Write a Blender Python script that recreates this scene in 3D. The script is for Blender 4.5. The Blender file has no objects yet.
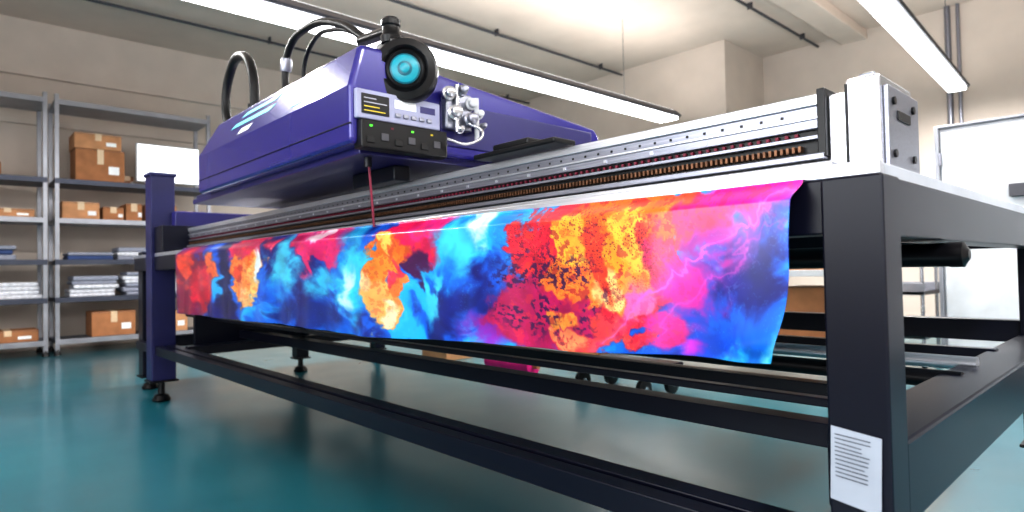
import bpy, math, random
from mathutils import Vector, Matrix, noise
random.seed(4)
D=bpy.data; C=bpy.context
col=C.scene.collection
C.scene.view_settings.view_transform='Standard'
C.scene.view_settings.exposure=.35
C.scene.view_settings.gamma=.85
def lin(c):
    return tuple(((v/255)/12.92 if v/255<=.04045 else ((v/255+.055)/1.055)**2.4) for v in c)
def mat(name,rgb,rough=.5,metal=0,emis=0,var=.12,scale=6,bump=0,coat=0,stretch=None,rvar=0.1,spec=.5):
    m=D.materials.new(name); m.use_nodes=True; nt=m.node_tree; b=nt.nodes['Principled BSDF']
    c=lin(rgb)
    b.inputs['Metallic'].default_value=metal
    b.inputs['Coat Weight'].default_value=coat
    b.inputs['Specular IOR Level'].default_value=spec
    tc=nt.nodes.new('ShaderNodeTexCoord'); mp=nt.nodes.new('ShaderNodeMapping')
    nt.links.new(tc.outputs['Object'],mp.inputs[0])
    if stretch: mp.inputs['Scale'].default_value=stretch
    n=nt.nodes.new('ShaderNodeTexNoise'); n.inputs['Scale'].default_value=scale; n.inputs['Detail'].default_value=4
    nt.links.new(mp.outputs[0],n.inputs['Vector'])
    r=nt.nodes.new('ShaderNodeValToRGB'); r.color_ramp.elements[0].position=.3; r.color_ramp.elements[1].position=.7
    r.color_ramp.elements[0].color=(*[v*(1-var) for v in c],1); r.color_ramp.elements[1].color=(*[min(1,v*(1+var)) for v in c],1)
    nt.links.new(n.outputs['Fac'],r.inputs[0]); nt.links.new(r.outputs[0],b.inputs['Base Color'])
    mr=nt.nodes.new('ShaderNodeMapRange'); mr.inputs[3].default_value=max(0,rough-rvar/2); mr.inputs[4].default_value=rough+rvar/2
    nt.links.new(n.outputs['Fac'],mr.inputs[0]); nt.links.new(mr.outputs[0],b.inputs['Roughness'])
    if bump:
        bp=nt.nodes.new('ShaderNodeBump'); bp.inputs['Strength'].default_value=bump; bp.inputs['Distance'].default_value=.01
        nt.links.new(n.outputs['Fac'],bp.inputs['Height']); nt.links.new(bp.outputs[0],b.inputs['Normal'])
    if emis:
        b.inputs['Emission Color'].default_value=(*c,1); b.inputs['Emission Strength'].default_value=emis
    return m
M={}
M['navy']=mat('navy_black_powdercoat',(10,12,28),.3,0,scale=1.5,var=.05,rvar=.03,spec=.28)
M['black']=mat('black_plastic',(8,8,13),.35,rvar=.03,spec=.35)
M['rubber']=mat('black_rubber',(12,12,15),.45,spec=.4)
M['purple']=mat('purple_blue_paint',(44,38,130),.25,.1,scale=3,var=.06,coat=.5,rvar=.04)
M['purpled']=mat('dark_purple_paint',(34,30,98),.35,.1,scale=3,coat=.3)
M['post']=mat('post_blue_paint',(28,30,82),.35,.1)
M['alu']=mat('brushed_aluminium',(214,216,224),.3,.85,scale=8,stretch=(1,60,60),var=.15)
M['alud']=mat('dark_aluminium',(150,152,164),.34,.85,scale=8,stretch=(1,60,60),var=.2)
M['steel']=mat('machined_steel',(196,197,203),.26,.85,scale=10)
M['copper']=mat('copper_rack',(112,80,60),.4,.7,scale=90,var=.5)
M['red']=mat('red_strip',(120,20,52),.5)
M['platen']=mat('light_grey_platen',(180,184,194),.35,.3)
M['white']=mat('white_paint',(200,203,208),.45)
M['panel']=mat('grey_control_panel',(155,158,186),.4)
M['teal']=mat('teal_glass',(14,150,168),.3,0,var=.12,scale=20)
M['teald']=mat('teal_glass_dark',(6,100,118),.3,0,var=.12,scale=20)
M['green']=mat('green_led',(90,255,60),.3,emis=1.0)
M['amber']=mat('amber_display',(190,170,40),.3,emis=.4)
M['cyan']=mat('cyan_decal',(110,225,235),.4)
M['whited']=mat('white_decal',(240,243,248),.4)
M['card']=mat('cardboard',(166,114,76),.8,scale=10,var=.15)
M['card2']=mat('cardboard_light',(192,142,102),.8,scale=10,var=.15)
M['tape']=mat('packing_tape',(215,190,158),.4)
M['paper']=mat('white_cloth',(214,216,224),.8,scale=30,var=.2)
M['greyc']=mat('grey_cloth',(145,149,165),.8,scale=30)
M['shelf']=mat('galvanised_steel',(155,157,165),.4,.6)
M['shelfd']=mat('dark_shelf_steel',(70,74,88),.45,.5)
M['tube']=mat('fluorescent_tube',(250,252,255),.3,emis=10,var=0)
M['glow_panel']=mat('glow_panel_white',(250,252,255),.3,emis=1.6,var=0)  # emission for added uplights, unseen windows and the bright shelf box
M['wall']=mat('wall_plaster',(210,198,188),.8,scale=2.5,var=.05,bump=.1)
M['ceil']=mat('ceiling_plaster',(212,198,187),.85,scale=2,var=.06)
M['text']=mat('printed_text',(60,65,75),.7)
M['label']=mat('label_paper',(165,171,184),.6)
M['pink']=mat('magenta_cloth',(225,20,130),.6)
M['blue']=mat('blue_cloth',(50,72,120),.7)
M['conduit']=mat('conduit_grey',(80,80,86),.5,.4)
def floormat():
    m=D.materials.new('teal_epoxy_floor'); m.use_nodes=True; nt=m.node_tree; b=nt.nodes['Principled BSDF']
    tc=nt.nodes.new('ShaderNodeTexCoord')
    n=nt.nodes.new('ShaderNodeTexNoise'); n.inputs['Scale'].default_value=.7; n.inputs['Detail'].default_value=5
    nt.links.new(tc.outputs['Object'],n.inputs['Vector'])
    r=nt.nodes.new('ShaderNodeValToRGB'); r.color_ramp.elements[0].position=.3; r.color_ramp.elements[1].position=.75
    r.color_ramp.elements[0].color=(*lin((12,84,98)),1); r.color_ramp.elements[1].color=(*lin((26,106,118)),1)
    nt.links.new(n.outputs['Fac'],r.inputs[0]); nt.links.new(r.outputs[0],b.inputs['Base Color'])
    n2=nt.nodes.new('ShaderNodeTexNoise'); n2.inputs['Scale'].default_value=2.5; n2.inputs['Detail'].default_value=3
    nt.links.new(tc.outputs['Object'],n2.inputs['Vector'])
    mr=nt.nodes.new('ShaderNodeMapRange'); mr.inputs[3].default_value=.24; mr.inputs[4].default_value=.36
    nt.links.new(n2.outputs['Fac'],mr.inputs[0]); nt.links.new(mr.outputs[0],b.inputs['Roughness'])
    b.inputs['Specular IOR Level'].default_value=.7
    b.inputs['Coat Weight'].default_value=.5; b.inputs['Coat Roughness'].default_value=.16
    return m
M['floor']=floormat()

def empty(name,loc=(0,0,0)):
    e=D.objects.new(name,None); col.objects.link(e); e.empty_display_size=.1; e.location=loc; return e
def mesh(name,vs,fs,m,parent=None,bevel=0,smooth=False,seg=2):
    me=D.meshes.new(name); me.from_pydata([tuple(v) for v in vs],[],fs); me.update()
    o=D.objects.new(name,me); col.objects.link(o); me.materials.append(M[m] if isinstance(m,str) else m)
    if parent: o.parent=parent; o.location=-Vector(parent.location)
    if bevel:
        b=o.modifiers.new('b','BEVEL'); b.width=bevel; b.segments=seg; b.limit_method='ANGLE'
    if smooth:
        for p in me.polygons: p.use_smooth=True
    return o
BF=[(0,3,2,1),(4,5,6,7),(0,1,5,4),(1,2,6,5),(2,3,7,6),(3,0,4,7)]
def box(name,x0,x1,y0,y1,z0,z1,m,parent=None,bevel=.003):
    return mesh(name,[(x0,y0,z0),(x1,y0,z0),(x1,y1,z0),(x0,y1,z0),(x0,y0,z1),(x1,y0,z1),(x1,y1,z1),(x0,y1,z1)],BF,m,parent,bevel)
def lathe(name,p,d,prof,m,parent=None,n=32,bevel=0):
    d=Vector(d).normalized(); a=d.orthogonal().normalized(); b=d.cross(a); p=Vector(p)
    vs=[];fs=[]
    for r,h in prof:
        for i in range(n):
            t=2*math.pi*i/n; vs.append(p+d*h+a*(r*math.cos(t))+b*(r*math.sin(t)))
    k=len(prof)
    for j in range(k-1):
        for i in range(n):
            i2=(i+1)%n; fs.append((j*n+i,j*n+i2,(j+1)*n+i2,(j+1)*n+i))
    fs.append(tuple(range(n-1,-1,-1))); fs.append(tuple((k-1)*n+i for i in range(n)))
    o=mesh(name,vs,fs,m,parent,bevel)
    for q in o.data.polygons:
        if len(q.vertices)==4:q.use_smooth=True
    try:
        o.data.set_sharp_from_angle(angle=math.radians(35))
    except Exception: pass
    return o
def cyl(name,p,q,r,m,parent=None,n=20):
    p=Vector(p);q=Vector(q);L=(q-p).length
    return lathe(name,p,q-p,[(r,0),(r,L)],m,parent,n)
def tube(name,pts,r,m,parent=None):
    cu=D.curves.new(name,'CURVE'); cu.dimensions='3D'; cu.bevel_depth=r; cu.bevel_resolution=4; cu.resolution_u=12; cu.use_fill_caps=True
    s=cu.splines.new('BEZIER'); s.bezier_points.add(len(pts)-1)
    for bp,p in zip(s.bezier_points,pts):
        bp.co=p; bp.handle_left_type=bp.handle_right_type='AUTO'
    o=D.objects.new(name,cu); col.objects.link(o); cu.materials.append(M[m])
    if parent: o.parent=parent; o.location=-Vector(parent.location)
    return o

# ---------------- room
X0,X1,Y0,YP,Y1,H=-8.8,4.0,-3.5,7.5,8.6,3.75
box('floor',X0-.1,X1+.1,Y0-.1,Y1+.1,-.1,0,'floor',bevel=0)
box('ceiling',X0-.1,X1+.1,Y0-.1,Y1+.1,H,H+.1,'ceil',bevel=0)
box('wall_left',X0-.1,X0,Y0-.1,Y1+.1,0,H,'wall',bevel=0)
box('wall_right',X1,X1+.1,Y0-.1,Y1+.1,0,H,'wall',bevel=0)
box('wall_back',X0,X1,Y1,Y1+.1,0,H,'wall',bevel=0)
box('wall_pier',X0,-3.95,YP,Y1,0,H,'wall',bevel=0)
box('wall_front',X0,X1,Y0-.1,Y0,0,H,'wall',bevel=0)
box('trim_1',X0,X0+.06,Y0,YP,3.1,3.16,'wall')
box('trim_2',X0,X0+.05,Y0,YP,2.55,2.6,'wall')
box('trim_3',-6.9,-6.6,Y0,YP,H-.12,H,'ceil',bevel=.01)
box('trim_4',-2.9,-2.6,Y0,Y1,H-.12,H,'ceil',bevel=.01)
for i,(a,b) in enumerate([((-5.6,Y0,H-.06),(-5.6,YP,H-.06)),((-3.2,.5,H-.05),(-3.2,Y1,H-.05)),((-7.6,Y0,H-.06),(-7.6,YP,H-.06))]):
    e=empty('ceiling_conduit'); cyl('pipe',a,b,.016,'conduit',e)
    for k in range(6):
        y=a[1]+.5+(b[1]-a[1]-1)*k/5; box('clip_%d'%k,a[0]-.03,a[0]+.03,y-.01,y+.01,a[2]-.02,H,'conduit',e)
e=empty('wall_conduit'); cyl('pipe',(-1.75,Y1-.04,0),(-1.75,Y1-.04,H),.03,'alud',e); cyl('pipe_b',(-1.65,Y1-.04,0),(-1.65,Y1-.04,H),.018,'alud',e)
# ------------- fluorescent fixtures (with added uplights)
def fixture(x,y0,y1,z,w=.3,rot=0,pw=27,up=9):
    yc=(y0+y1)/2
    e=empty('fluorescent_light_fixture',(x,yc,z))
    vs=[];h=.09
    for y in (y0,y1):
        vs+=[(x-w/2,y,z),(x-w/2-.01,y,z+.02),(x-w*.3,y,z+h),(x+w*.3,y,z+h),(x+w/2+.01,y,z+.02),(x+w/2,y,z)]
    fs=[(i,(i+1)%6,6+(i+1)%6,6+i) for i in range(6)]+[(5,4,3,2,1,0),(6,7,8,9,10,11)]
    mesh('housing',vs,fs,'conduit',e,.003)
    box('diffuser',x-w/2+.02,x+w/2-.02,y0+.03,y1-.03,z-.03,z+.001,'tube',e,.008)
    box('added_uplight_strip',x-w*.25,x+w*.25,y0+.05,y1-.05,z+h,z+h+.01,'glow_panel',e,.003)  # upward strip and lamp are added to brighten the ceiling
    for i,f in enumerate((.12,.88)):
        y=y0+(y1-y0)*f; cyl('hanger_%d'%i,(x,y,z+h),(x,y,H),.003,'conduit',e,8)
    for nm,pp,zz,rx in (('lamp',pw,-.04,0),('ceiling_fill',up,h+.02,math.pi)):
        l=D.lights.new(nm,'AREA'); l.shape='RECTANGLE'; l.size=w*.8; l.size_y=(y1-y0)*.98; l.energy=(y1-y0)*pp; l.color=(1,.975,.945)
        lo=D.objects.new(nm,l); col.objects.link(lo); lo.parent=e; lo.location=(0,0,zz); lo.rotation_euler=(rx,0,0)
    e.rotation_euler=(0,0,rot)
    return e
fixture(-4.4,-1.2,6.9,2.7,.3,0,31,8)
fixture(-1.42,3.4,7.9,2.62,.2,math.radians(3.2),29,7)
fixture(1.3,-2.5,5,2.8,.3)  # unseen fixture added to light the printer front
def fill_window(n,x0,x1,z0,z1,energy):  # unseen windows added behind the camera to light the front faces
    e=empty('fill_window_%d'%n,((x0+x1)/2,Y0,(z0+z1)/2))
    box('pane',x0,x1,Y0+.005,Y0+.02,z0,z1,'glow_panel',e,0)
    for xx in (x0,(x0+x1)/2,x1): box('mullion',xx-.03,xx+.03,Y0,Y0+.05,z0-.03,z1+.03,'white',e)
    for zz in (z0,z1): box('rail',x0-.03,x1+.03,Y0,Y0+.05,zz-.03,zz+.03,'white',e)
    l=D.lights.new('front_fill','AREA'); l.shape='RECTANGLE'; l.size=x1-x0; l.size_y=z1-z0; l.energy=energy; l.color=(.96,.98,1)
    lo=D.objects.new('front_fill',l); col.objects.link(lo); lo.parent=e; lo.location=(0,.08,0); lo.rotation_euler=(math.radians(90),0,0)
fill_window(1,-3.5,-.5,1.0,2.8,78)
fill_window(2,.3,3.3,1.0,2.8,70)

# ---------------- PRINTER
P=empty('large_format_printer',(-2.7,2.0,0))
def foot(x,y,ztop=.12,s=1):
    lathe('foot',(x,y,0),(0,0,1),[(.05*s,0),(.055*s,.012),(.04*s,.04),(.02*s,.05),(.02*s,ztop)],'black',P,20)
def leg(n,x0,x1,y0,y1,z0,z1,m='navy'):
    box('leg_%s'%n,x0,x1,y0,y1,z0,z1,m,P,.004); box('leg_plate_%s'%n,x0-.012,x1+.012,y0-.012,y1+.012,z0-.012,z0,'black',P); foot((x0+x1)/2,(y0+y1)/2,z0)
leg('front_right',-.372,-.286,.99,1.07,.12,.93)
leg('back_right',-.40,-.30,2.85,2.95,.14,.93)
leg('post',-4.57,-4.43,.98,1.12,.14,1.45,'post')
leg('far_left',-5.12,-5.0,1.05,1.17,.1,.98)
leg('left_mid',-5.0,-4.9,2.13,2.23,.12,.93)
leg('left_back',-5.0,-4.9,2.85,2.95,.12,.93)
box('post_cap',-4.58,-4.42,.97,1.13,1.45,1.47,'post',P)
box('front_top_rail',-5.0,-.372,1.0,1.07,.845,.93,'navy',P)
box('back_top_rail',-5.0,-.40,2.87,2.93,.845,.93,'navy',P)
box('side_top_rail',-.372,-.288,1.07,2.85,.838,.928,'navy',P)
box('side_top_rail_left',-5.0,-4.92,1.07,2.85,.84,.93,'navy',P)
box('side_low_rail',-.405,-.288,1.07,2.85,.40,.53,'navy',P,.006)
box('side_low_rail_left',-4.98,-4.9,1.17,2.85,.30,.38,'navy',P)
box('front_low_rail',-4.95,-.372,1.0,1.045,.305,.36,'navy',P)
box('front_low_rail_b',-4.95,-.372,1.065,1.12,.305,.36,'navy',P)
box('front_low_rail_web',-4.9,-.38,1.035,1.075,.315,.34,'black',P)
box('mid_low_rail',-4.9,-.405,1.5,1.57,.375,.43,'navy',P)
box('inner_low_rail',-4.9,-.405,2.0,2.06,.375,.43,'navy',P)
box('back_low_rail',-4.9,-.40,2.87,2.93,.50,.58,'navy',P)
box('cross_rail',-4.15,-4.08,1.1,2.88,.32,.375,'navy',P)
box('platen',-5.0,-.30,1.02,2.95,.93,.952,'platen',P,.002)
box('platen_frame',-5.02,-.292,1.0,1.02,.93,.952,'alu',P,.002)
cyl('takeup_bar',(-4.5,1.95,.535),(-.36,1.95,.535),.018,'alu',P)
cyl('tension_bar',(-4.5,1.78,.515),(-.36,1.78,.515),.022,'black',P)
box('tray_edge',-4.9,-.38,1.30,1.33,.512,.53,'navy',P)
box('tray_edge_b',-4.9,-.38,2.3,2.34,.505,.535,'navy',P)
lathe('feed_roller',(-4.7,1.36,.812),(1,0,0),[(.012,0),(.022,.01),(.022,4.41),(.023,4.415),(.023,4.435),(.014,4.44),(.010,4.443)],'black',P,24)
box('roller_bracket',-4.42,-4.38,1.22,2.0,.33,.56,'navy',P)
for x in (-4.4,-.42):
    box('roller_hanger',x-.02,x+.02,1.33,1.39,.79,.86,'navy',P)
lab=mesh('service_label',[(-.369,.986,.447),(-.300,.984,.437),(-.297,.986,.548),(-.366,.9875,.556)],[(0,1,2,3)],'label',P)
lab.modifiers.new('s','SOLIDIFY').thickness=.001
random.seed(2)
for i in range(11):
    z=.546-i*.0062; w=random.uniform(.036,.05)
    mesh('label_text_%d'%i,[(-.36,.9838,z),(-.36+w,.9825,z-.004),(-.36+w,.9825,z-.0055),(-.36,.9838,z-.0015)],[(0,1,2,3)],'text',P)
# gantry beam
GL,GR=-4.35,-.43
box('gantry_top_profile',GL,GR,1.148,1.33,1.084,1.104,'alu',P,.002)
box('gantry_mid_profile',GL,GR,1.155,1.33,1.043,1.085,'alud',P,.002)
box('gantry_mid_rib',GL,GR,1.150,1.16,1.060,1.065,'alu',P,.001)
box('gantry_dark_channel',GL,GR,1.166,1.32,1.030,1.044,'black',P,0)
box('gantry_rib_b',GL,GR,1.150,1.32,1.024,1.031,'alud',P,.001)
box('chain_trough',GL,GR,1.166,1.32,.996,1.025,'black',P,0)
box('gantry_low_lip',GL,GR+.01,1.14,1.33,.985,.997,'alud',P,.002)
box('gantry_shadow_gap',GL,GR,1.155,1.32,.977,.986,'black',P,0)
box('gantry_base',GL,GR+.03,1.12,1.36,.952,.978,'alu',P,.003)
def many(name,boxes,m):
    vs=[];fs=[]
    for (x0,x1,y0,y1,z0,z1) in boxes:
        k=len(vs); vs+=[(x0,y0,z0),(x1,y0,z0),(x1,y1,z0),(x0,y1,z0),(x0,y0,z1),(x1,y0,z1),(x1,y1,z1),(x0,y1,z1)]
        fs+=[tuple(i+k for i in f) for f in BF]
    return mesh(name,vs,fs,m,P)
many('chain_links',[(x,x+.0048,1.152,1.168,1.004,1.015) for x in [GL+.02+i*.011 for i in range(352)]],'copper')
many('red_markers',[(x,x+.006,1.160,1.168,1.034,1.040) for x in [GL+.02+i*.018 for i in range(215)]],'red')
many('gantry_screws',[(x,x+.005,1.1535,1.156,1.070,1.075) for x in [GL+.05+i*.04 for i in range(96)]],'black')
many('gantry_bolts',[(x,x+.008,1.152,1.156,1.048,1.055) for x in [GL+.05+i*.13 for i in range(30)]],'alu')
box('gantry_end_cap',-.432,-.418,1.145,1.335,.99,1.112,'black',P,.002)
box('bracket_plate',-.418,-.385,1.16,1.33,.952,1.10,'steel',P,.003)
box('bracket_block',-.385,-.332,1.15,1.33,.952,1.118,'steel',P,.004)
box('bracket_seam',-.386,-.384,1.148,1.17,.96,1.11,'black',P,0)
box('bracket_side_plate',-.332,-.324,1.165,1.34,.957,1.10,'alud',P,.002)
for y,z in ((1.19,1.075),(1.30,1.075),(1.19,.985),(1.30,.985)):
    cyl('bracket_bolt',(-.325,y,z),(-.320,y,z),.007,'black',P,12)
box('bracket_knob',-.37,-.345,1.17,1.21,1.118,1.128,'alud',P)
box('bracket_slot',-.324,-.321,1.21,1.28,1.045,1.062,'black',P)
box('clamp_arm',-1.33,-1.02,1.09,1.17,1.108,1.122,'black',P,.004)
box('clamp_block',-1.26,-1.12,1.10,1.16,1.12,1.14,'black',P,.006)
box('rear_cable_tray',-4.4,-1.0,1.42,1.52,.952,1.10,'black',P)
box('left_arm',-4.5,-2.2,1.55,1.7,1.12,1.2,'purpled',P,.006)
box('left_arm_bracket',-4.5,-4.35,1.1,1.7,1.1,1.22,'purpled',P,.006)
box('left_end_block',-4.43,-4.25,1.0,1.4,.952,1.12,'navy',P,.006)
# carriage housing
XR=-1.58
prof=[(.85,1.17),(.85,1.335),(.885,1.462),(1.13,1.462),(1.155,1.43),(1.93,1.36),(1.96,1.33),(1.96,1.2),(1.9,1.165)]
n=len(prof); vs=[(( -2.80 if z>1.4 else -2.99),y,z) for y,z in prof]+[(XR,y,z) for y,z in prof]
fs=[(i,i+n,(i+1)%n+n,(i+1)%n) for i in range(n)]+[tuple(range(n)),tuple(range(2*n-1,n-1,-1))]
hc=mesh('carriage_housing',vs,fs,'purple',P,.016,seg=4)
box('carriage_side_skirt',XR-.005,XR+.006,1.16,1.9,1.2,1.34,'purpled',P,.004)
box('carriage_underplate',-3.25,-1.62,.9,1.85,1.15,1.172,'purpled',P,.004)
box('carriage_end_bracket',-3.3,-2.95,.93,1.15,1.165,1.20,'post',P,.006)
box('printhead_block',-2.0,-1.72,1.08,1.14,1.10,1.15,'navy',P,.006)
box('seam',-2.97,XR+.002,.8475,.852,1.225,1.228,'black',P,0)
def slope_y(z): return .85+(z-1.335)/(1.462-1.335)*.035-.0015
def decal(name,x0,x1,z0,z1,m,sk=.06):
    mesh(name,[(x0,slope_y(z0),z0),(x1,slope_y(z0),z0),(x1+sk,slope_y(z1),z1),(x0+sk,slope_y(z1),z1)],[(0,1,2,3)],m,P)
decal('decal_a',-2.5,-2.16,1.420,1.434,'cyan'); decal('decal_b',-2.6,-2.2,1.388,1.404,'cyan'); decal('decal_c',-2.50,-2.38,1.352,1.372,'whited',.04)
decal('decal_d',-1.99,-1.86,1.385,1.427,'whited',.04); decal('decal_e',-2.0,-1.92,1.355,1.373,'cyan',.02)
box('control_panel',XR,XR+.018,.86,1.15,1.24,1.325,'panel',P,.004)
box('display',XR+.018,XR+.021,.875,.965,1.255,1.312,'black',P,.001)
for i in range(4): box('display_row_%d'%i,XR+.021,XR+.0215,.882,.882+[.07,.05,.075,.04][i],1.262+i*.012,1.265+i*.012,'amber' if i<2 else 'alud',P,0)
for i in range(5): box('button_%d'%i,XR+.018,XR+.024,.985+i*.028,1.003+i*.028,1.258,1.27,'alud',P,.002)
box('panel_label',XR+.018,XR+.019,.985,1.06,1.285,1.31,'whited',P,0); box('panel_label_b',XR+.018,XR+.019,1.075,1.13,1.285,1.305,'purpled',P,0)
box('connector_box',XR-.02,XR+.028,.87,1.17,1.155,1.238,'black',P,.005)
for i in range(6): box('connector_%d'%i,XR+.028,XR+.032,.885+i*.046,.91+i*.046,1.17+.01*(i%2),1.19+.012*(i%2),'conduit' if i%2 else 'rubber',P,.002)
for i in range(4): box('led_%d'%i,XR+.028,XR+.030,.895+i*.07,.903+i*.07,1.217,1.222,['green','red','green','amber'][i],P,0)
dc=Vector((-1.555,1.02,1.404)); dn=Vector((.78,-.62,-.06)).normalized()
lathe('fan_drum',dc-dn*.07,dn,[(.07,0),(.088,.01),(.096,.03),(.096,.075),(.090,.086),(.070,.09),(.060,.082),(.056,.07)],'black',P,48)
lathe('fan_ring',dc,dn,[(.058,0),(.060,.012),(.054,.018),(.046,.012)],'rubber',P,48)
lathe('fan_lens_rim',dc,dn,[(.045,0),(.045,.015),(.040,.018)],'teald',P,48)
lathe('fan_lens',dc+dn*.014,dn,[(.040,0),(.040,.004),(.034,.006),(.02,.008)],'teal',P,48)
lathe('fan_lens_ring',dc+dn*.02,dn,[(.022,0),(.021,.004),(.017,.005)],'teald',P,48)
lathe('fan_hub',dc+dn*.02,dn,[(.016,0),(.014,.007),(.006,.009)],'teal',P,32)
box('fan_mount',-1.66,-1.56,.98,1.10,1.46,1.50,'black',P,.006)
lathe('top_knob',(-1.60,1.0,1.49),(0,0,1),[(.03,0),(.033,.02),(.026,.03),(.026,.05),(.03,.055),(.03,.07),(.022,.078)],'black',P,28)
cyl('knob_arm',(-1.60,1.0,1.53),(-1.78,1.0,1.55),.018,'black',P)
fx=XR+.03
box('valve_block',XR,fx,1.165,1.27,1.25,1.37,'alud',P,.006)
for i,(y,z,r,l) in enumerate([(1.18,1.36,.022,.05),(1.23,1.375,.018,.06),(1.27,1.34,.02,.05),(1.20,1.30,.024,.06),(1.26,1.285,.022,.07),(1.30,1.31,.016,.05),(1.22,1.25,.014,.05),(1.31,1.27,.012,.06)]):
    lathe('valve_%d'%i,(XR+.01,y,z),(1,-.3,0),[(r*.8,0),(r,.01),(r,l*.6),(r*.7,l*.65),(r*.7,l),(r*.4,l+.004)],['steel','alud','white'][i%3] if i!=3 else 'steel',P,20)
cyl('fitting_pipe',(fx+.01,1.20,1.24),(fx+.01,1.20,1.39),.008,'steel',P); cyl('fitting_pipe_b',(fx+.01,1.28,1.22),(fx+.01,1.28,1.36),.008,'white',P)
tube('fitting_hose',[(fx+.02,1.24,1.27),(fx+.05,1.27,1.24),(fx+.04,1.22,1.2),(fx+.02,1.15,1.21)],.005,'steel',P)
cyl('ink_probe',(-1.66,.95,1.16),(-1.665,.97,.94),.004,'red',P,10)
cyl('ink_probe_holder',(-1.66,.95,1.17),(-1.66,.95,1.12),.012,'navy',P,12)
tube('cable_a',[(-2.35,1,1.45),(-2.38,1,1.58),(-2.34,1,1.68),(-2.18,1,1.715),(-1.93,1,1.655),(-1.75,1,1.55)],.014,'rubber',P)
tube('cable_b',[(-2.28,1.05,1.45),(-2.32,1.05,1.6),(-2.22,1.04,1.68),(-2.0,1.02,1.66),(-1.76,1,1.56)],.008,'rubber',P)
tube('cable_c',[(-2.9,.97,1.42),(-2.98,.97,1.6),(-2.9,.97,1.74),(-2.75,.96,1.755),(-2.6,.95,1.66),(-2.56,.95,1.45)],.02,'rubber',P)
cyl('cable_gland',(-2.56,.95,1.45),(-2.56,.95,1.50),.03,'black',P); cyl('cable_gland_b',(-2.35,1,1.45),(-2.36,1,1.5),.025,'black',P)
lathe('cable_collar',(-2.375,1,1.6),(.2,0,1),[(.02,0),(.022,.01),(.022,.04),(.02,.05)],'alud',P)

# ---------------- BANNER
def fr(x,y,z,o=4,H=1.0): return noise.fractal(Vector((x,y,z)),H,2.0,o)
def ss(a,b,x):
    t=max(0,min(1,(x-a)/(b-a))); return t*t*(3-2*t)
def mix(a,b,t): return tuple(a[i]+(b[i]-a[i])*t for i in range(3))
BL=[# s,v,rs,rv,color,soft
(188,.5,26,.9,(130,8,62),.5),(186,.3,10,.3,(232,64,44),.35),(202,.62,12,.4,(208,20,60),.4),(211,.3,7,.25,(240,110,60),.4),(226,.5,8,.9,(6,12,84),.5),
(250,.10,23,.2,(225,20,90),.3),(250,.34,19,.2,(248,116,36),.18),(243,.52,10,.36,(253,150,70),.2),(257,.44,9,.3,(253,196,112),.3),(262,.32,6,.26,(235,248,250),.5),(240,.40,5,.12,(240,74,44),.3),(246,.72,8,.13,(253,200,130),.3),
(284,.32,18,.55,(60,205,242),.8),(285,.88,20,.18,(6,36,128),.7),
(320,.10,33,.22,(222,10,110),.22),(318,.03,15,.09,(255,215,230),.4),(304,.30,7,.17,(235,24,120),.35),(332,.27,8,.16,(235,24,120),.35),(320,.50,26,.20,(50,190,238),.8),(322,.82,28,.24,(6,38,134),.7),
(356,.45,24,.68,(44,212,248),.8),(350,.6,11,.38,(215,248,252),.9),
(414,.16,36,.26,(232,16,90),.2),(432,.1,20,.14,(245,40,140),.4),(418,.40,12,.18,(66,6,76),.4),(392,.28,22,.18,(251,120,36),.18),(382,.44,13,.2,(251,146,50),.2),(386,.70,18,.22,(252,180,96),.2),(402,.60,9,.12,(248,130,60),.25),
(392,.18,10,.10,(253,206,96),.3),(386,.78,10,.12,(254,228,184),.4),(398,.44,7,.14,(236,56,86),.3),(374,.56,6,.1,(253,214,150),.4),
(450,.75,34,.28,(6,28,130),.8),(458,.24,30,.32,(60,208,244),.8),(478,.10,16,.18,(232,250,252),.9),(430,.62,12,.32,(60,205,242),.7),(500,.5,26,.35,(10,84,200),.8),  # near-white blob paints sheen into the print at the top edge
(490,.92,40,.2,(150,36,186),.8),(512,.12,24,.2,(24,140,228),.8),
(600,.42,92,.58,(232,26,56),.12),(540,.75,58,.36,(182,4,88),.3),(665,.16,56,.26,(244,76,40),.25),(618,.26,68,.33,(250,112,24),.18),
(622,.52,38,.22,(253,160,40),.2),(572,.5,30,.2,(250,128,40),.2),(572,.26,24,.2,(251,182,50),.2),(636,.22,22,.16,(253,200,64),.3),(604,.6,24,.11,(255,214,130),.3),(642,.42,20,.12,(253,192,70),.3),
(600,.38,14,.3,(236,60,36),.3),(650,.3,10,.12,(238,60,50),.4),
(585,.93,48,.09,(238,66,70),.3),(556,.80,14,.07,(251,150,56),.3),(602,.80,26,.09,(242,60,70),.3),(664,.45,22,.15,(240,40,110),.3),(640,.70,20,.09,(255,110,160),.3),(560,.92,20,.06,(252,140,90),.4),
(692,.60,46,.30,(220,12,155),.7),(712,.93,76,.18,(6,70,206),.6),(760,.52,48,.28,(6,18,124),.5),(700,.2,44,.22,(240,28,110),.45),
(752,.08,84,.20,(246,16,145),.5),(716,.34,34,.1,(140,14,150),.7),(690,.93,30,.09,(190,40,200),.8),(782,.85,40,.25,(14,106,232),.8),(668,.84,28,.12,(228,24,140),.5)]
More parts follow.
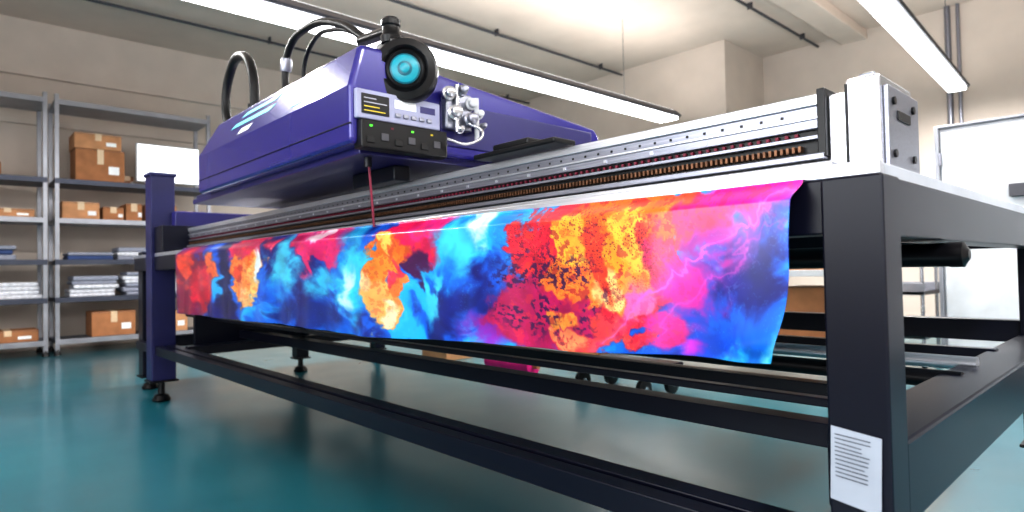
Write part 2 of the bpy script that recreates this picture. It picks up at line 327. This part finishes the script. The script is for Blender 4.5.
def paint(s,v):
    sc=.5+1.2*(s-178)/600; w=500*math.log(sc/.5); a=w; b=v*110
    q1=fr(a/55,b/55,1.3,2); q2=fr(a/55,b/55,9.1,2)
    r1=fr(a/30+q1*1.1,b/30+q2*1.1,4.2,4,.95); r2=fr(a/30+q1*1.1,b/30+q2*1.1,14.2,4,.95)
    ex=fr(a/6,b/6,5,3); ey=fr(a/6,b/6,7,3)
    s2=s+(r1*13+ex*1.6)*sc; v2=v+r2*.11+ey*.015
    f=fr(a/60+r1*.35,b/60+r2*.35,3.3,3,1.2)*.7+.52
    c=mix((8,20,112),(4,92,206),ss(.22,.46,f)); c=mix(c,(24,170,236),ss(.48,.68,f)); c=mix(c,(150,236,250),ss(.76,1.0,f))
    edge=fr(a/12,b/12,21,5,.8)*.2
    for cs,cv,rs,rv,cc,e in BL:
        d=math.hypot((s2-cs)/rs,(v2-cv)/rv)
        if d<1.5:
            d+=edge; t=1-ss(1-e,1,d)
            if t>0:
                k=.9+.16*fr(a/20,b/20,cs,3)
                c=mix(c,tuple(min(255,x*k+8) for x in cc),t)
    hot=max(0,c[0]-c[2])/255
    mb=abs(fr(a/26+r2*1.0,b/26+r1*1.0,81,4))
    if hot>.1: c=mix(c,(255,214,110),.4*hot*(1-ss(.0,.03,mb))*(1 if s>500 else .4))
    mb2=fr(a/9,b/9,91,5,.7)
    c=mix(c,(150,6,46),.75*hot*ss(.30,.34,mb2)*(1 if s>480 else .5))
    c=mix(c,(250,80,40),.7*hot*(1-ss(-.36,-.30,mb2)))
    if hot<.05: c=mix(c,(120,225,250),.2*(1-ss(0,.025,mb)))
    for (p,q,col_,wd) in [((805,.06),(640,.66),(255,96,205),.8),((760,.30),(660,.85),(245,80,200),.5),((640,.66),(600,.95),(255,110,200),.6),((700,.3),(805,.28),(240,50,190),.35)]:
        px_,py_=p; qx,qy=q; dx=qx-px_; dy=(qy-py_)*180; sx=s+r1*13+ex*2-px_; sy=(v+r2*.12+ey*.02-py_)*180
        t=max(0,min(1,(sx*dx+sy*dy)/(dx*dx+dy*dy))); d=math.hypot(sx-t*dx,sy-t*dy)
        c=mix(c,col_,wd*(math.exp(-(d/1.7)**2)*.7+.45*math.exp(-(d/14)**2)))
    m=1-ss(.6,1,math.hypot((s2-588)/92,(v2-.34)/.42)); 
    dens=fr(a/20,b/20,41,3)
    if m>0 and dens>-.2:
        gx=(a*.6); gy=(b*.6); cx,cy=math.floor(gx),math.floor(gy)
        for ox in (-1,0,1):
            for oy in (-1,0,1):
                h=noise.cell(Vector((cx+ox+.5,cy+oy+.5,.5))); h2=noise.cell(Vector((cx+ox+.5,cy+oy+.5,7.5)))
                jx=cx+ox+.5+.9*(abs(h)-.5); jy=cy+oy+.5+.9*(abs(h2)-.5)
                if math.hypot(gx-jx,gy-jy)<.05+.38*abs(h*h2)+.12*ss(-.1,.4,dens): c=mix(c,(130,10,36) if h>0 else (84,10,46),.8*m)
    m2=1-ss(.6,1,math.hypot((s2-540)/66,(v2-.6)/.38))
    sp=fr(a/4,b/4,51,3)
    if m2>0: c=mix(c,(48,8,72),.85*ss(.05,.11,sp)*m2*ss(-.25,.0,dens))
    return c
def xw(s):
    k=(s-512)/618; return .955*(-.734+k*.679)/(.679+k*.734)
NC,NR=860,180
vs=[];fs=[];cols=[]
for i in range(NC+1):
    s=176+(800-176)*i/NC; x=xw(s)
    zb=.603+.043*ss(178,800,s)+.004*math.sin(s/33)
    zt=.956-.023*ss(178,700,s)
    wob=.006*math.sin(x*5)+.005*math.sin(x*13+1)+.003*math.sin(x*31)
    for j in range(NR+1):
        v=j/NR
        z=zt-(zt-zb)*v
        y=.99-.04*ss(0,.12,v)+wob*v*1.5+ (.015*math.exp(-((1-v)/.08)**2))*ss(700,800,s)
        xx=x-ss(690,800,s)*(.006+.046*v*v+.005*math.sin(v*7)) 
        vs.append((xx,y,z)); cols.append(paint(s,v))
R=NR+1
for i in range(NC):
    for j in range(NR):
        a=i*R+j; fs.append((a,a+1,a+R+1,a+R))
base=len(vs)
for i in range(NC+1):
    x,y,z=vs[i*R]; vs.append((x,.998,z+.001)); cols.append(cols[i*R])
for i in range(NC):
    fs.append((base+i,i*R,(i+1)*R,base+i+1))
bm=D.materials.new('printed_vinyl'); bm.use_nodes=True; nt=bm.node_tree; b=nt.nodes['Principled BSDF']
at=nt.nodes.new('ShaderNodeAttribute'); at.attribute_name='print'; nt.links.new(at.outputs['Color'],b.inputs['Base Color'])
b.inputs['Roughness'].default_value=.3; b.inputs['Coat Weight'].default_value=.3; b.inputs['Coat Roughness'].default_value=.12
ob=mesh('printed_banner',vs,fs,bm,None,smooth=True)
ca=ob.data.color_attributes.new('print','FLOAT_COLOR','POINT')
flat=[]
for c in cols: flat+=[*lin(tuple(max(0,min(255,q)) for q in c)),1]
ca.data.foreach_set('color',flat)
sm=ob.modifiers.new('s','SOLIDIFY'); sm.thickness=.0015

# ---------------- SHELVES
random.seed(4)
def shelfunit(y0,y1,x0=-8.55,x1=-8.0):
    e=empty('storage_shelf',((x0+x1)/2,(y0+y1)/2,0))
    for x in (x0,x1-.04):
        for y in (y0,y1-.04):
            box('upright',x,x+.04,y,y+.04,.02,2.76,'shelf',e,.003); lathe('shoe',(x+.02,y+.02,0),(0,0,1),[(.035,0),(.03,.02),(.022,.06)],'black',e,12)
    for i,z in enumerate((.16,.60,1.0,1.44,1.86,2.70)):
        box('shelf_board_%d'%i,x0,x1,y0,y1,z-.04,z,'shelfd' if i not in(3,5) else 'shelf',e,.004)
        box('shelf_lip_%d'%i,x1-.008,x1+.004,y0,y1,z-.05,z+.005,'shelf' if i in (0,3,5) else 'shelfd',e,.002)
    return e
shelfunit(.88,2.42); shelfunit(-.72,.82)
def cbox(y,z,w,h,d=.38,m='card',x=-8.08,name='cardboard_box'):
    e=empty(name,(x,y,z)); 
    box('carton',x-d,x,y-w/2,y+w/2,z,z+h,m,e,.006)
    box('tape_strip',x-d-.001,x+.002,y-.03,y+.03,z+h*.55,z+h+.002,'tape',e,0)
    box('flap_seam',x-d,x+.0015,y-w/2+.002,y+w/2-.002,z+h-.012,z+h-.009,'text',e,0)
    box('shipping_label',x,x+.003,y+w*.12+.02,y+w*.12+.02+w*.22,z+h*.25,z+h*.5,'whited',e,0)
    return e
z5,z4,z3,z2,z1=1.862,1.442,1.002,.602,.162
cbox(1.3,z5,.46,.36); cbox(1.28,z5+.362,.44,.17,m='card2'); cbox(1.60,z5+.0,.12,.12,m='card',x=-8.3,d=.2)
cbox(1.12,z4,.34,.19,m='card2'); cbox(1.42,z4,.2,.15,m='card'); cbox(1.62,z4,.16,.2,m='card'); cbox(1.90,z4,.32,.2,m='card2'); cbox(2.2,z4,.2,.14)
cbox(1.42,z1,.42,.27); cbox(2.0,z1,.34,.24,m='card2')
cbox(.2,z5,.5,.14,m='card'); cbox(.50,z4,.44,.09,m='card2'); cbox(-.2,z5,.3,.3)
cbox(.5,z1,.5,.12,m='card'); cbox(-.1,z4,.4,.2)
def cloth(y,z,w,n,ms=('paper','paper','greyc','paper'),d=.36,name='folded_cloth_stack'):
    x=-8.1; e=empty(name,(x,y,z)); zz=z
    for i in range(n):
        dz=random.uniform(.035,.06); o=random.uniform(-.02,.02)
        x0_,x1_=x-d+o,x+min(.05,o+.02); y0_,y1_=y-w/2+o,y+w/2+o
        b_=box('fold_%d'%i,x0_,x1_,y0_,y1_,zz,zz+dz-.002,random.choice(ms),e,.016)
        b_.modifiers['b'].segments=4
        zz+=dz
cl=('greyc','paper','blue','greyc')
cloth(1.24,z2,.42,5); cloth(1.72,z2,.40,6); cloth(2.15,z2,.34,5); cloth(1.2,z3,.42,2,cl); cloth(1.64,z3,.34,3,('greyc','paper','greyc')); cloth(2.08,z3,.4,4)
cloth(.3,z3,.5,3,('greyc','blue','greyc')); cloth(.58,z2,.38,4); cloth(.1,z2,.4,3,cl); cloth(-.4,z2,.4,5); cloth(-.4,z3,.4,4)
e=empty('bright_shelf_box',(-8.05,2.0,z5));  # bright white box in monitor form, its overexposure put in as glow
box('box_base',-8.3,-8.08,1.85,2.15,z5,z5+.015,'black',e); box('box_neck',-8.23,-8.19,1.97,2.03,z5,z5+.15,'black',e)
box('box_shell',-8.2,-8.16,1.66,2.34,z5+.05,z5+.50,'white',e,.008); box('glow_panel',-8.16,-8.155,1.675,2.325,z5+.065,z5+.485,'glow_panel',e,0)

# ---------------- RIGHT / BACKGROUND
e=empty('storage_cabinet',(-.2,5.25,0))
box('body',-1.1,.9,5.0,5.5,.14,1.70,'white',e,.01)
box('plinth',-1.07,.87,5.04,5.46,0,.14,'conduit',e,.004)
box('door_left',-1.08,-.12,4.98,5.0,.17,1.67,'white',e,.006); box('door_right',-.1,.88,4.98,5.0,.17,1.67,'white',e,.006)
box('edge_trim',-1.115,-1.09,4.97,5.5,.14,1.71,'shelf',e); box('top_trim',-1.115,.91,4.97,5.5,1.70,1.715,'shelf',e)
box('lock_panel',-.72,-.4,4.93,4.98,1.20,1.28,'conduit',e)
for z in (.35,1.45): cyl('hinge',(-1.085,4.972,z),(-1.085,4.972,z+.08),.01,'alud',e,10)
e=empty('work_table',(-2.4,4.5,0))
box('table_top',-3.3,-1.45,4.1,4.8,.72,.76,'white',e)
for x in (-3.25,-1.5):
    for y in (4.15,4.75): box('table_leg',x-.025,x+.025,y-.025,y+.025,0,.72,'shelf',e)
box('lower_shelf',-3.25,-1.5,4.15,4.75,.25,.28,'shelf',e)
cbox(4.5,.282,.5,.36,x=-1.55); cbox(4.45,.282,.5,.25,m='card2',x=-2.1); cbox(4.4,.762,.4,.16,m='card2',x=-1.6,d=.3)
cbox(4.45,.282,.4,.3,x=-2.7,m='card2')
cbox(3.45,0,.3,.13,x=-4.45,m='card2'); cbox(4.6,0,.45,.25,x=-3.6); cbox(4.6,0,.5,.35,x=-4.6,m='card2')
def cart(x,y):
    e=empty('utility_cart',(x,y,0))
    for z in (.22,.55): 
        box('tray_%d'%int(z*100),x-.35,x+.35,y-.22,y+.22,z,z+.03,'shelfd',e,.005)
        for a,b,c_,d in ((x-.35,x+.35,y-.22,y-.21),(x-.35,x+.35,y+.21,y+.22)): box('tray_rim',a,b,c_,d,z,z+.09,'shelf',e)
    for sx in (-.33,.33):
        for sy in (-.2,.2):
            cyl('cart_post',(x+sx,y+sy,.12),(x+sx,y+sy,.8),.013,'steel',e,10)
            lathe('caster_wheel',(x+sx-.015,y+sy,.05),(1,0,0),[(.03,0),(.05,.004),(.05,.026),(.03,.03)],'rubber',e,20)
            box('caster_fork',x+sx-.02,x+sx+.02,y+sy-.012,y+sy+.012,.06,.13,'steel',e)
    cyl('cart_handle',(x-.33,y-.2,.8),(x-.33,y+.2,.8),.013,'steel',e,10); cyl('cart_handle_b',(x+.33,y-.2,.8),(x+.33,y+.2,.8),.013,'steel',e,10)
cart(-1.65,5.6); 
def dolly(x,y):
    e=empty('wheeled_dolly',(x,y,0))
    box('dolly_deck',x-.3,x+.3,y-.2,y+.2,.16,.2,'navy',e,.01)
    for sx in (-.24,.24):
        for sy in (-.15,.15):
            lathe('dolly_wheel',(x+sx-.02,y+sy,.065),(1,0,0),[(.04,0),(.065,.006),(.065,.034),(.04,.04)],'rubber',e,24)
            lathe('wheel_hub',(x+sx-.022,y+sy,.065),(1,0,0),[(.02,0),(.02,.044)],'steel',e,16)
            box('wheel_fork',x+sx-.028,x+sx+.028,y+sy-.012,y+sy+.012,.12,.165,'steel',e)
dolly(-2.45,3.25)
e=empty('magenta_fabric_roll',(-3.6,3.3,.07)); lathe('roll',(-3.85,3.3,.07),(1,0,0),[(.02,0),(.07,.001),(.07,.5),(.02,.501)],'pink',e,28); cyl('core',(-3.9,3.3,.07),(-3.3,3.3,.07),.02,'card',e)

# ---------------- CAMERA
F=Vector((-.734,.679,0)).normalized(); R_=Vector((F.y,-F.x,0)); U=Vector((0,0,1))
p=math.atan(14/618); r=math.radians(1.15)
fw=F*math.cos(p)+U*math.sin(p); up=U*math.cos(p)-F*math.sin(p)
cr=R_*math.cos(r)-up*math.sin(r); cu=up*math.cos(r)+R_*math.sin(r)
cam=D.cameras.new('camera'); cam.lens=36*618/1024; cam.sensor_width=36; cam.clip_start=.02
cam.dof.use_dof=True; cam.dof.focus_distance=1.45; cam.dof.aperture_fstop=3.5
co=D.objects.new('camera',cam); col.objects.link(co)
mw=Matrix((cr,cu,-fw)).transposed().to_4x4(); mw.translation=Vector((0,0,.8)); co.matrix_world=mw
C.scene.camera=co
w=D.worlds.new('world'); C.scene.world=w; w.use_nodes=True; w.node_tree.nodes['Background'].inputs[0].default_value=(.6,.7,.8,1); w.node_tree.nodes['Background'].inputs[1].default_value=.3
